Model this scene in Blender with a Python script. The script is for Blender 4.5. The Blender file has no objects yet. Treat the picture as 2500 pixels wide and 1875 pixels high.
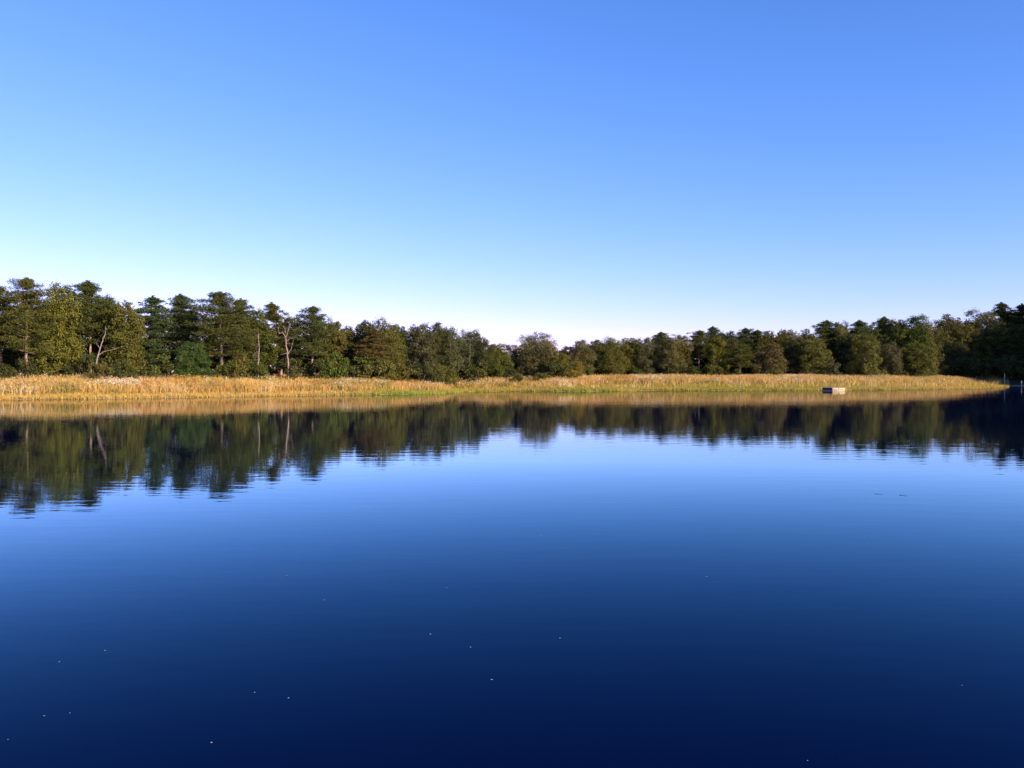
import bpy, math, random
import numpy as np

# ------------------------------------------------------------------ camera, sky, sun, exposure
SC = bpy.context.scene
COL = SC.collection
EYE = 2.2                       # camera height above the water (m)
HFOV = math.radians(62.0)
F = 1250.0 / math.tan(HFOV / 2)   # focal length in units of a 2500 wide frame
HORIZON = 918.0                 # row of the horizon in a 2500 x 1875 frame

cam = bpy.data.objects.new('camera', bpy.data.cameras.new('camera'))
COL.objects.link(cam)
cam.data.sensor_width = 36.0
cam.data.angle = HFOV
cam.data.clip_start = 0.1
cam.data.clip_end = 9000.0
cam.location = (0, 0, EYE)
cam.rotation_euler = (math.radians(90) - math.atan((937.5 - HORIZON) / F), 0, 0)
SC.camera = cam

SUN_AZ, SUN_EL = math.radians(128.0), math.radians(21.0)
world = bpy.data.worlds.new('World')
SC.world = world
world.use_nodes = True
wn, wl = world.node_tree.nodes, world.node_tree.links
bg = wn['Background']
sky = wn.new('ShaderNodeTexSky')
sky.sky_type = 'NISHITA'
sky.sun_disc = False
sky.sun_elevation = SUN_EL
sky.sun_rotation = SUN_AZ
sky.air_density = 1.0
sky.dust_density = 0.0
sky.ozone_density = 6.0
sep = wn.new('ShaderNodeSeparateColor')
com = wn.new('ShaderNodeCombineColor')
wl.new(sky.outputs[0], sep.inputs[0])
for i, (g, a) in enumerate(((1.32, 0.99), (0.96, 1.055), (0.96, 1.50))):   # deep saturated autumn blue
    p = wn.new('ShaderNodeMath'); p.operation = 'POWER'; p.inputs[1].default_value = g
    m = wn.new('ShaderNodeMath'); m.operation = 'MULTIPLY'; m.inputs[1].default_value = a
    wl.new(sep.outputs[i], p.inputs[0]); wl.new(p.outputs[0], m.inputs[0]); wl.new(m.outputs[0], com.inputs[i])
wl.new(com.outputs[0], bg.inputs['Color'])
bg.inputs['Strength'].default_value = 0.12

sun = bpy.data.objects.new('sun', bpy.data.lights.new('sun', 'SUN'))
COL.objects.link(sun)
sun.data.energy = 5.0
sun.data.angle = math.radians(0.5)
sun.data.color = (1.0, 0.80, 0.55)
SDIR = np.array((math.sin(SUN_AZ) * math.cos(SUN_EL), math.cos(SUN_AZ) * math.cos(SUN_EL), math.sin(SUN_EL)))
from mathutils import Vector
sun.rotation_euler = Vector(SDIR).to_track_quat('Z', 'Y').to_euler()
sun.location = (40, -40, 60)

SC.view_settings.view_transform = 'Standard'
SC.view_settings.look = 'None'
SC.view_settings.gamma = 1.0
SC.view_settings.use_curve_mapping = False
SC.view_settings.exposure = 0.64
SC.render.engine = 'CYCLES'
SC.cycles.max_bounces = 6
SC.cycles.transparent_max_bounces = 8

# ------------------------------------------------------------------ helpers
RNG = np.random.default_rng(7)


def wx(px, d):
    return (px - 1250.0) / F * d


def wz(py, d):
    return EYE + (HORIZON - py) / F * d


def mesh_np(name, verts, faces, col=None, smooth=False):
    """verts (N,3); faces: list of (M,k) integer arrays; col: optional (N,3) point colours."""
    me = bpy.data.meshes.new(name)
    verts = np.asarray(verts, dtype=np.float32)
    if not isinstance(faces, (list, tuple)):
        faces = [faces]
    faces = [np.asarray(f, dtype=np.int32) for f in faces if len(f)]
    me.vertices.add(len(verts))
    me.vertices.foreach_set('co', verts.ravel())
    tot = np.concatenate([np.full(len(f), f.shape[1], dtype=np.int32) for f in faces])
    me.loops.add(int(tot.sum()))
    me.loops.foreach_set('vertex_index', np.concatenate([f.ravel() for f in faces]))
    me.polygons.add(len(tot))
    start = np.concatenate([[0], np.cumsum(tot)[:-1]]).astype(np.int32)
    me.polygons.foreach_set('loop_start', start)
    me.polygons.foreach_set('loop_total', tot)
    if smooth:
        me.polygons.foreach_set('use_smooth', np.ones(len(tot), dtype=bool))
    if col is not None:
        at = me.color_attributes.new('col', 'FLOAT_COLOR', 'POINT')
        c4 = np.ones((len(verts), 4), dtype=np.float32)
        c4[:, :3] = col
        at.data.foreach_set('color', c4.ravel())
    me.update(calc_edges=True)
    return me


def obj(name, me, mat=None, parent=None, **props):
    o = bpy.data.objects.new(name, me)
    COL.objects.link(o)
    if mat is not None and me is not None and not me.materials:
        me.materials.append(mat)
    if parent is not None:
        o.parent = parent
    for k, v in props.items():
        o[k] = v
    return o


def root(name, loc, label, cat, group=None, rz=0.0):
    o = bpy.data.objects.new(name, None)
    COL.objects.link(o)
    o.location = loc
    o.rotation_euler = (0, 0, rz)
    o['label'] = label
    o['category'] = cat
    if group:
        o['group'] = group
    return o


class MB:
    """collects tubes and boxes for one mesh"""

    def __init__(self):
        self.v, self.q, self.t, self.n = [], [], [], 0

    def tube(self, pts, rad, k=6):
        pts = np.asarray(pts, float)
        rad = np.asarray(rad, float)
        n = len(pts)
        tan = np.gradient(pts, axis=0)
        tan /= np.linalg.norm(tan, axis=1)[:, None] + 1e-9
        ref = np.array((0.3, 0.9, 0.2)) if abs(tan[0, 2]) > 0.7 else np.array((0.0, 0.0, 1.0))
        u = np.cross(tan, ref)
        u /= np.linalg.norm(u, axis=1)[:, None] + 1e-9
        w = np.cross(tan, u)
        a = np.arange(k) * 2 * math.pi / k
        ring = (pts[:, None, :] + rad[:, None, None] * (np.cos(a)[None, :, None] * u[:, None, :] + np.sin(a)[None, :, None] * w[:, None, :]))
        self.v.append(ring.reshape(-1, 3))
        i = np.arange(n - 1)[:, None] * k + np.arange(k)[None, :]
        j = np.arange(n - 1)[:, None] * k + (np.arange(k)[None, :] + 1) % k
        self.q.append(np.stack([i, j, j + k, i + k], -1).reshape(-1, 4) + self.n)
        self.n += n * k
        self.v.append(pts[-1:] + tan[-1:] * rad[-1])
        last = (n - 1) * k + np.arange(k) + self.n - n * k
        nxt = (n - 1) * k + (np.arange(k) + 1) % k + self.n - n * k
        self.t.append(np.stack([last, nxt, np.full(k, self.n)], -1))
        self.n += 1

    def box(self, c, s, rz=0.0, b=0.0):
        """bevelled box: centre c, full size s, turned by rz"""
        hx, hy, hz = s[0] / 2, s[1] / 2, s[2] / 2
        b = min(b, hx * .9, hy * .9, hz * .9)
        prof = [(-hz, b), (-hz + b, 0), (hz - b, 0), (hz, b)] if b > 0 else [(-hz, 0), (hz, 0)]
        rings = []
        for z, ins in prof:
            x, y = hx - ins, hy - ins
            cc = b if b > 0 else 0.0
            if b > 0:
                r = [(x - cc, -y), (x, -y + cc), (x, y - cc), (x - cc, y), (-x + cc, y), (-x, y - cc), (-x, -y + cc), (-x + cc, -y)]
            else:
                r = [(x, -y), (x, y), (-x, y), (-x, -y)]
            rings.append([(px, py, z) for px, py in r])
        k = len(rings[0])
        v = np.array(rings, float).reshape(-1, 3)
        ca, sa = math.cos(rz), math.sin(rz)
        v = np.stack([v[:, 0] * ca - v[:, 1] * sa, v[:, 0] * sa + v[:, 1] * ca, v[:, 2]], -1) + np.asarray(c, float)
        self.v.append(v)
        m = len(rings)
        i = np.arange(m - 1)[:, None] * k + np.arange(k)[None, :]
        j = np.arange(m - 1)[:, None] * k + (np.arange(k)[None, :] + 1) % k
        self.q.append(np.stack([i, j, j + k, i + k], -1).reshape(-1, 4) + self.n)
        for base, rev in ((0, True), ((m - 1) * k, False)):
            for a in range(1, k - 1):
                tri = [base, base + a + 1, base + a] if rev else [base, base + a, base + a + 1]
                self.t.append(np.array([tri]) + self.n)
        self.n += len(v)

    def mesh(self, name, smooth=False):
        f = []
        if self.q:
            f.append(np.concatenate(self.q))
        if self.t:
            f.append(np.concatenate(self.t))
        return mesh_np(name, np.concatenate(self.v), f, smooth=smooth)


_P = np.random.default_rng(99).random((256, 256))


def noise2(x, y, s, seed=0):
    """smooth value noise 0..1, s = feature size in metres"""
    x = np.asarray(x, float) / s + seed * 17.3
    y = np.asarray(y, float) / s + seed * 31.7
    xi, yi = np.floor(x).astype(int), np.floor(y).astype(int)
    fx, fy = x - xi, y - yi
    fx, fy = fx * fx * (3 - 2 * fx), fy * fy * (3 - 2 * fy)
    g = lambda a, b: _P[a % 256, b % 256]
    return (g(xi, yi) * (1 - fx) + g(xi + 1, yi) * fx) * (1 - fy) + (g(xi, yi + 1) * (1 - fx) + g(xi + 1, yi + 1) * fx) * fy


# ------------------------------------------------------------------ materials
def material(name):
    m = bpy.data.materials.new(name)
    m.use_nodes = True
    nt = m.node_tree
    nt.nodes.clear()
    out = nt.nodes.new('ShaderNodeOutputMaterial')
    return m, nt.nodes, nt.links, out


def mat_leaf(name, transl=0.20, spread=0.34):
    """leaf colour comes from the tree's own colour, each leaf a little different"""
    m, n, l, out = material(name)
    oi = n.new('ShaderNodeObjectInfo')
    geo = n.new('ShaderNodeNewGeometry')
    mr = n.new('ShaderNodeMapRange')
    mr.inputs['To Min'].default_value = 1 - spread
    mr.inputs['To Max'].default_value = 1 + spread
    l.new(geo.outputs['Random Per Island'], mr.inputs['Value'])
    hs = n.new('ShaderNodeHueSaturation')
    mh = n.new('ShaderNodeMapRange')
    mh.inputs['To Min'].default_value = 0.47
    mh.inputs['To Max'].default_value = 0.525
    mm = n.new('ShaderNodeMath'); mm.operation = 'MULTIPLY'; mm.inputs[1].default_value = 7.31
    fr = n.new('ShaderNodeMath'); fr.operation = 'FRACT'
    l.new(geo.outputs['Random Per Island'], mm.inputs[0]); l.new(mm.outputs[0], fr.inputs[0])
    l.new(fr.outputs[0], mh.inputs['Value'])
    l.new(mh.outputs[0], hs.inputs['Hue'])
    l.new(mr.outputs[0], hs.inputs['Value'])
    l.new(oi.outputs['Color'], hs.inputs['Color'])
    d = n.new('ShaderNodeBsdfDiffuse')
    t = n.new('ShaderNodeBsdfTranslucent')
    g = n.new('ShaderNodeBsdfGlossy'); g.inputs['Roughness'].default_value = 0.5
    g.inputs['Color'].default_value = (0.8, 0.8, 0.8, 1)
    l.new(hs.outputs[0], d.inputs['Color']); l.new(hs.outputs[0], t.inputs['Color'])
    mx = n.new('ShaderNodeMixShader'); mx.inputs[0].default_value = transl
    l.new(d.outputs[0], mx.inputs[1]); l.new(t.outputs[0], mx.inputs[2])
    m2 = n.new('ShaderNodeMixShader'); m2.inputs[0].default_value = 0.004
    l.new(mx.outputs[0], m2.inputs[1]); l.new(g.outputs[0], m2.inputs[2])
    l.new(m2.outputs[0], out.inputs[0])
    return m


def mat_vcol(name, transl=0.2):
    m, n, l, out = material(name)
    at = n.new('ShaderNodeAttribute'); at.attribute_name = 'col'
    d = n.new('ShaderNodeBsdfDiffuse'); t = n.new('ShaderNodeBsdfTranslucent')
    l.new(at.outputs['Color'], d.inputs['Color']); l.new(at.outputs['Color'], t.inputs['Color'])
    mx = n.new('ShaderNodeMixShader'); mx.inputs[0].default_value = transl
    l.new(d.outputs[0], mx.inputs[1]); l.new(t.outputs[0], mx.inputs[2]); l.new(mx.outputs[0], out.inputs[0])
    return m


def mat_plain(name, c1, c2, scale=(4, 4, 4), rough=0.85, bump=0.0, detail=5.0):
    """two-tone noise on an even, rough surface"""
    m, n, l, out = material(name)
    tc = n.new('ShaderNodeTexCoord')
    mp = n.new('ShaderNodeMapping'); mp.inputs['Scale'].default_value = scale
    nz = n.new('ShaderNodeTexNoise'); nz.inputs['Scale'].default_value = 1.0; nz.inputs['Detail'].default_value = detail
    rp = n.new('ShaderNodeValToRGB')
    rp.color_ramp.elements[0].position = 0.32; rp.color_ramp.elements[0].color = (*c1, 1)
    rp.color_ramp.elements[1].position = 0.68; rp.color_ramp.elements[1].color = (*c2, 1)
    b = n.new('ShaderNodeBsdfPrincipled'); b.inputs['Roughness'].default_value = rough
    b.inputs['Specular IOR Level'].default_value = 0.25
    l.new(tc.outputs['Object'], mp.inputs['Vector']); l.new(mp.outputs[0], nz.inputs['Vector'])
    l.new(nz.outputs['Fac'], rp.inputs[0]); l.new(rp.outputs[0], b.inputs['Base Color'])
    if bump:
        bp = n.new('ShaderNodeBump'); bp.inputs['Strength'].default_value = 0.6; bp.inputs['Distance'].default_value = bump
        l.new(nz.outputs['Fac'], bp.inputs['Height']); l.new(bp.outputs[0], b.inputs['Normal'])
    l.new(b.outputs[0], out.inputs[0])
    return m


M_LEAF = mat_leaf('broad_leaves')
M_NEEDLE = mat_leaf('pine_needles', 0.15, 0.34)
M_GRASS = mat_vcol('grass_blades', 0.25)
M_PINEBARK = mat_plain('pine_bark', (0.26, 0.16, 0.115), (0.55, 0.39, 0.31), (5, 5, 1.6), 0.9, 0.03)
M_BARK = mat_plain('grey_bark', (0.11, 0.085, 0.06), (0.27, 0.22, 0.17), (5, 5, 1.4), 0.9, 0.03)
M_DEAD = mat_plain('dead_wood', (0.20, 0.14, 0.11), (0.36, 0.28, 0.24), (6, 6, 2), 0.85, 0.02)
M_POST = mat_plain('weathered_post', (0.24, 0.21, 0.20), (0.48, 0.44, 0.42), (9, 9, 3), 0.8, 0.01)
M_CREAM = mat_plain('cream_painted_board', (0.52, 0.38, 0.22), (0.70, 0.54, 0.34), (1.2, 1.2, 7), 0.6, 0.004)
M_DARK = mat_plain('dark_and_shade_board', (0.020, 0.018, 0.022), (0.045, 0.04, 0.045), (3, 3, 9), 0.7, 0.004)  # dark float and bracket; also the painted shade on the raft's unlit sides
M_GREY = mat_plain('grey_deck_board', (0.30, 0.26, 0.24), (0.46, 0.41, 0.38), (2, 9, 9), 0.8, 0.004)
M_FLUFF = mat_plain('pale_fluff', (0.42, 0.41, 0.38), (0.62, 0.60, 0.56), (60, 60, 60), 0.9)
M_TWIG = mat_plain('wet_twig', (0.03, 0.025, 0.02), (0.08, 0.06, 0.045), (20, 20, 20), 0.5)


def mat_ground():
    m, n, l, out = material('bank_soil')
    at = n.new('ShaderNodeAttribute'); at.attribute_name = 'col'
    tc = n.new('ShaderNodeTexCoord')
    nz = n.new('ShaderNodeTexNoise'); nz.inputs['Scale'].default_value = 2.3; nz.inputs['Detail'].default_value = 8
    mr = n.new('ShaderNodeMapRange'); mr.inputs['To Min'].default_value = 0.6; mr.inputs['To Max'].default_value = 1.4
    hs = n.new('ShaderNodeHueSaturation')
    l.new(tc.outputs['Object'], nz.inputs['Vector']); l.new(nz.outputs['Fac'], mr.inputs[0])
    l.new(mr.outputs[0], hs.inputs['Value']); l.new(at.outputs['Color'], hs.inputs['Color'])
    b = n.new('ShaderNodeBsdfPrincipled'); b.inputs['Roughness'].default_value = 0.95
    b.inputs['Specular IOR Level'].default_value = 0.1
    l.new(hs.outputs[0], b.inputs['Base Color'])
    bp = n.new('ShaderNodeBump'); bp.inputs['Strength'].default_value = 0.5; bp.inputs['Distance'].default_value = 0.08
    l.new(nz.outputs['Fac'], bp.inputs['Height']); l.new(bp.outputs[0], b.inputs['Normal'])
    l.new(b.outputs[0], out.inputs[0])
    return m


def mat_water():
    """dark clear lake: mirror by Fresnel over deep blue-black water, with fine wind ripples"""
    m, n, l, out = material('lake_water')
    tc = n.new('ShaderNodeTexCoord')
    hs = None
    prev = None
    for sx, sy, dist, det in ((0.22, 0.9, 0.0014, 2.0), (0.7, 2.8, 0.0018, 2.0), (4.0, 9.0, 0.00025, 2.0), (0.035, 0.07, 0.010, 1.0)):
        mp = n.new('ShaderNodeMapping'); mp.inputs['Scale'].default_value = (sx, sy, 1)
        mp.inputs['Rotation'].default_value = (0, 0, 0.06)
        nz = n.new('ShaderNodeTexNoise'); nz.noise_dimensions = '2D'
        nz.inputs['Scale'].default_value = 1.0; nz.inputs['Detail'].default_value = det; nz.inputs['Roughness'].default_value = 0.5
        l.new(tc.outputs['Object'], mp.inputs['Vector']); l.new(mp.outputs[0], nz.inputs['Vector'])
        mu = n.new('ShaderNodeMath'); mu.operation = 'MULTIPLY'; mu.inputs[1].default_value = dist
        l.new(nz.outputs['Fac'], mu.inputs[0])
        if prev is None:
            prev = mu
        else:
            ad = n.new('ShaderNodeMath'); ad.operation = 'ADD'
            l.new(prev.outputs[0], ad.inputs[0]); l.new(mu.outputs[0], ad.inputs[1]); prev = ad
    bp = n.new('ShaderNodeBump'); bp.inputs['Strength'].default_value = 1.0; bp.inputs['Distance'].default_value = 1.0
    l.new(prev.outputs[0], bp.inputs['Height'])
    fr = n.new('ShaderNodeFresnel'); fr.inputs['IOR'].default_value = 1.333
    pw = n.new('ShaderNodeMath'); pw.operation = 'POWER'; pw.inputs[1].default_value = 1.85
    ml = n.new('ShaderNodeMath'); ml.operation = 'MULTIPLY'; ml.inputs[1].default_value = 2.3
    mn = n.new('ShaderNodeMath'); mn.operation = 'MINIMUM'; mn.inputs[1].default_value = 0.74
    l.new(fr.outputs[0], pw.inputs[0]); l.new(pw.outputs[0], ml.inputs[0]); l.new(ml.outputs[0], mn.inputs[0])
    g = n.new('ShaderNodeBsdfGlossy'); g.inputs['Roughness'].default_value = 0.004
    tf = n.new('ShaderNodeMapRange'); tf.inputs['From Min'].default_value = 0.10; tf.inputs['From Max'].default_value = 0.85
    l.new(fr.outputs[0], tf.inputs['Value'])
    tm = n.new('ShaderNodeMix'); tm.data_type = 'RGBA'
    tm.inputs['A'].default_value = (0.32, 0.82, 1.0, 1); tm.inputs['B'].default_value = (1.0, 1.0, 1.0, 1)
    l.new(tf.outputs[0], tm.inputs['Factor']); l.new(tm.outputs['Result'], g.inputs['Color'])
    l.new(bp.outputs[0], g.inputs['Normal'])
    d = n.new('ShaderNodeBsdfDiffuse'); d.inputs['Color'].default_value = (0.0003, 0.001, 0.026, 1)
    mx = n.new('ShaderNodeMixShader')
    l.new(mn.outputs[0], mx.inputs[0]); l.new(d.outputs[0], mx.inputs[1]); l.new(g.outputs[0], mx.inputs[2])
    l.new(mx.outputs[0], out.inputs[0])
    return m


# ------------------------------------------------------------------ terrain and lake
SHORE = np.array([(-150, 62), (-70, 75), (-47, 79), (-41.5, 81), (-34.4, 86.3), (-27, 92.5), (-20, 98), (-12, 101.5), (-9.0, 107), (-5.8, 119), (1, 121.5), (8.7, 120), (19.5, 126.5), (32, 128),
                  (45, 130.5), (52, 132.5), (62, 137), (72, 143), (84, 152), (97, 168), (106, 181), (110, 188), (113.5, 187), (117, 180), (121, 165), (118, 110), (90, 45), (50, 12), (12, 2.6), (0, 2.3), (-20, 2.6), (-70, 6), (-150, 25)], float)


def shore_dist(x, y):
    """signed distance to the waterline, land positive"""
    x = np.asarray(x, float); y = np.asarray(y, float)
    shp = x.shape
    x = x.ravel(); y = y.ravel()
    best = np.full(x.shape, 1e9)
    inside = np.zeros(x.shape, bool)
    P = SHORE
    for i in range(len(P)):
        ax, ay = P[i]; bx, by = P[(i + 1) % len(P)]
        dx, dy = bx - ax, by - ay
        t = np.clip(((x - ax) * dx + (y - ay) * dy) / (dx * dx + dy * dy), 0, 1)
        best = np.minimum(best, (x - ax - t * dx) ** 2 + (y - ay - t * dy) ** 2)
        c = (ay > y) != (by > y)
        with np.errstate(divide='ignore', invalid='ignore'):
            inside ^= c & (x < dx * (y - ay) / (dy if dy else 1e-9) + ax)
    s = np.sqrt(best)
    return np.where(inside, -s, s).reshape(shp)


def ground_z(x, y):
    s = shore_dist(x, y)
    s = s + (noise2(x, y, 2.2, 3) - 0.5) * 0.35 * np.clip(s, -1, 1) ** 2
    z = np.where(s < 0, np.maximum(s * 0.22, -2.5), np.interp(s, [0, 0.4, 4, 9, 16, 60, 400, 3000], [0.0, 0.05, 0.36, 1.02, 1.42, 1.75, 3.0, 6.0]))
    z = z + np.where(s > 3, (noise2(x, y, 6, 5) - 0.5) * 0.22 * np.clip((s - 3) / 4, 0, 1), 0)
    hill = 6.5 * np.exp(-(((x - 158) / 40) ** 2 + ((y - 222) / 50) ** 2)) * np.clip((s - 2) / 30, 0, 1)
    return z + hill


def axis(lo, hi, step, far):
    c = np.arange(lo, hi + step, step)
    g = [step * 1.35 ** k for k in range(1, 40)]
    up = hi + np.cumsum(g); up = up[up < far]
    dn = lo - np.cumsum(g); dn = dn[dn > -far]
    return np.concatenate([dn[::-1], c, up])


gx, gy = axis(-110, 210, 1.25, 4500), axis(-12, 262, 1.25, 4500)
X, Y = np.meshgrid(gx, gy)
Z = ground_z(X, Y)
S = shore_dist(X, Y)
nx, ny = len(gx), len(gy)
I = np.arange(nx * ny).reshape(ny, nx)
quads = np.stack([I[:-1, :-1], I[:-1, 1:], I[1:, 1:], I[1:, :-1]], -1).reshape(-1, 4)
n1 = noise2(X, Y, 5, 1)[..., None]
sand = np.array((0.42, 0.33, 0.20)); turf = np.array((0.17, 0.15, 0.045)); straw = np.array((0.28, 0.20, 0.08)); litter_and_shade = np.array((0.07, 0.05, 0.03))
gc = np.where((S < 0.9)[..., None], sand, turf * (1 - n1) + straw * n1)
k = np.maximum(np.clip((S - 16) / 8, 0, 1), np.clip((S - .8) / 1.0, 0, 1) * np.clip((.616 * X + .788 * Y - 205) / 4, 0, 1) * (X > 60))[..., None] * np.clip((Y - 60) / 10, 0, 1)[..., None]  # leaf litter under the wood, plus right bank shade painted into the soil
gc = gc * (1 - k) + litter_and_shade * k
gc = np.where((S < -0.6)[..., None], np.array((0.05, 0.05, 0.03)), gc)
obj('ground', mesh_np('ground', np.stack([X, Y, Z], -1).reshape(-1, 3), quads, gc.reshape(-1, 3), True), mat_ground(), kind='structure')

lw = mesh_np('lake_water', [(-220, -15, 0), (190, -15, 0), (190, 240, 0), (-220, 240, 0)], np.array([[0, 1, 2, 3]]))
obj('lake_water', lw, mat_water(), kind='structure')

# ------------------------------------------------------------------ tree meshes
def unit(v):
    return v / (np.linalg.norm(v, axis=-1, keepdims=True) + 1e-9)


def leaf_faces(c, nrm, ln, wd, rng, droop=None):
    """one bent-diamond leaf per centre: 4 corners"""
    n = len(c)
    a = unit(np.cross(nrm, rng.normal(size=(n, 3))))
    b = np.cross(nrm, a)
    ln = np.asarray(ln)[:, None] / 2; wd = np.asarray(wd)[:, None] / 2
    v = np.stack([c - a * ln, c + b * wd + nrm * wd * .2, c + a * ln, c - b * wd + nrm * wd * .2], 1)
    return v.reshape(-1, 3), np.arange(4 * n).reshape(n, 4)


def limb(mb, p0, p1, r0, r1, rng, n=5, wob=0.06, k=5, sag=0.0):
    t = np.linspace(0, 1, n)[:, None]
    L = np.linalg.norm(p1 - p0)
    pts = p0 * (1 - t) + p1 * t + rng.normal(size=(n, 3)) * wob * L * np.sin(math.pi * t) + np.array((0, 0, 1)) * sag * L * np.sin(math.pi * t)
    mb.tube(pts, np.linspace(r0, r1, n), k)


def broadleaf(seed, H=14.0, R=3.7, low=0.12, nclump=66, per=400, peak=0.50, airy=0.0, leaf=0.245):
    rng = np.random.default_rng(seed)
    tr = MB()
    top = np.array((rng.normal() * .3, rng.normal() * .3, H * .80))
    t = np.linspace(0, 1, 9)[:, None]
    pts = t * top + rng.normal(size=(9, 3)) * np.array((.12, .12, 0)) * np.sin(math.pi * t)
    tr.tube(pts, np.interp(t[:, 0], [0, .06, 1], [.021 * H, .015 * H, .004 * H]), 8)
    V, Q, n0 = [], [], 0
    cs = []
    for i in range(nclump):
        for _ in range(60):
            h = rng.uniform(low, 1.0)
            rr = max(0.0, 1 - (abs(h - peak) / (peak - low + .12 if h < peak else 1.03 - peak)) ** 2.4) ** .5
            a = rng.uniform(0, 2 * math.pi)
            lob = 1 + .20 * math.sin(a * 3 + seed) + .13 * math.sin(a * 5 + seed * 2.1 + h * 9)
            rad = R * .86 * rr * lob * rng.uniform(.15, 1.0) ** .5
            c = np.array((rad * math.cos(a), rad * math.sin(a), h * H * .94))
            if all(np.linalg.norm(c - o) > R * .33 for o in cs):
                break
        cs.append(c)
        cr = R * rng.uniform(.26, .46) * (1.08 - .30 * h) * (1 - .18 * airy)
        m = int(per * (cr / (R * .33)) ** 2 * (1 - airy * .35))
        ns = 30
        sub = unit(rng.normal(size=(ns, 3)) + np.array((0, 0, .15)))
        sub = c + sub * cr * rng.uniform(.55, 1.0, (ns, 1)) * np.array((1, 1, .92))
        pick = rng.integers(0, ns, m)
        p = sub[pick] + rng.normal(size=(m, 3)) * cr * np.array((.18, .18, .16))
        outw = unit(p - c)
        nr = unit(outw * .75 + np.array((0, 0, .30)) + rng.normal(size=(m, 3)) * .5)
        v, q = leaf_faces(p, nr, leaf * rng.uniform(.7, 1.4, m), leaf * rng.uniform(.5, .95, m), rng)
        V.append(v); Q.append(q + n0); n0 += len(v)
        if i % 4 == 0:
            zt = max(H * .10, c[2] - np.hypot(c[0], c[1]) * rng.uniform(.5, .9))
            f = min(1.0, zt / (H * .80))
            limb(tr, top * f, c, .0075 * H * (1.1 - f), .0016 * H, rng, 5, .06, 5, -.05)
    return mesh_np('crown', np.concatenate(V), np.concatenate(Q)), tr.mesh('trunk', True), H, R


def pine(seed, H=15.0, R=2.9, base=0.34, whorls=19, skip=.12, per=84, taper=1.7, flat=.60, needle=.32):
    rng = np.random.default_rng(seed)
    tr = MB()
    lean = rng.normal(size=2) * .45
    t = np.linspace(0, 1, 10)
    cx = lean[0] * t ** 2 + .10 * np.sin(t * 5 + seed); cy = lean[1] * t ** 2 + .10 * np.cos(t * 4 + seed)
    cx -= cx[0]; cy -= cy[0]
    tr.tube(np.stack([cx, cy, t * H * .97], -1), np.interp(t, [0, .05, .6, 1], [.0155 * H, .0125 * H, .008 * H, .0015 * H]), 8)
    V, Q, n0 = [], [], 0

    def tuft(c, r, m):
        nonlocal n0
        d = unit(rng.normal(size=(m, 3)) * np.array((1, 1, .75)) + np.array((0, 0, .35)))
        p = c + d * r * rng.uniform(.25, 1.0, (m, 1)) * np.array((1, 1, flat))
        ax = unit(d + rng.normal(size=(m, 3)) * .5)
        sd = unit(np.cross(ax, rng.normal(size=(m, 3))))
        L = needle * rng.uniform(.7, 1.3, (m, 1)); W = needle * rng.uniform(.15, .32, (m, 1))
        v = np.stack([p - ax * L * .5, p + sd * W * .5, p + ax * L * .5, p - sd * W * .5], 1).reshape(-1, 3)
        V.append(v); Q.append(np.arange(4 * m).reshape(m, 4) + n0); n0 += 4 * m

    for w in range(whorls):
        u = (w + rng.uniform(-.3, .3)) / (whorls - 1)
        u = min(max(u, 0), 1)
        h = base + (1 - base) * u ** .80
        z = h * H * .945
        Lm = R * (max(0.0, 1 - u ** taper) ** .62 * .97 + .09) * (0.66 + .34 * min(1, u / .2))
        nb = rng.integers(4, 7)
        a0 = rng.uniform(0, 6.28)
        tc = np.array((np.interp(h, t, cx), np.interp(h, t, cy), z))
        for b in range(nb):
            if rng.random() < skip and u < .9:
                continue
            a = a0 + b * 2 * math.pi / nb + rng.normal() * .3
            L = Lm * rng.uniform(.55, 1.12)
            rise = L * rng.uniform(-.05, .34) + .5 * L * max(0, u - .75)
            e = tc + np.array((math.cos(a) * L, math.sin(a) * L, rise))
            limb(tr, tc, e,   .0032 * H * (1.15 - u), .0009 * H, rng, 4, .05, 4, -.06)
            nt = max(2, int(L / (R * .26)) + 1)
            for s in np.linspace(.28 if u < .7 else .12, 1.0, nt + 1):
                pt = tc + (e - tc) * s + np.array((rng.normal() * .18 * L, rng.normal() * .18 * L, rng.normal() * .05 * L + .08))
                r = R * rng.uniform(.19, .33) * (1 - .25 * u)
                tuft(pt, r, int(per * (r / (R * .25)) ** 1.8))
    for s in range(9):
        f = s / 8
        tuft(np.array((cx[-1] + rng.normal() * .26 * (1 - f), cy[-1] + rng.normal() * .26 * (1 - f), H * (.88 + .105 * f))), R * (.24 - .15 * f), int(per * (.9 - .55 * f)))
    for s in range(7):      # dead stubs under the crown
        z = H * rng.uniform(.14, base)
        a = rng.uniform(0, 6.28); L = rng.uniform(.5, 1.6)
        p0 = np.array((np.interp(z / H, t, cx), np.interp(z / H, t, cy), z))
        limb(tr, p0, p0 + np.array((math.cos(a) * L, math.sin(a) * L, rng.uniform(-.3, .4))), .022, .008, rng, 4, .06, 4)
    return mesh_np('crown', np.concatenate(V), np.concatenate(Q)), tr.mesh('trunk', True), H, R


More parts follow.
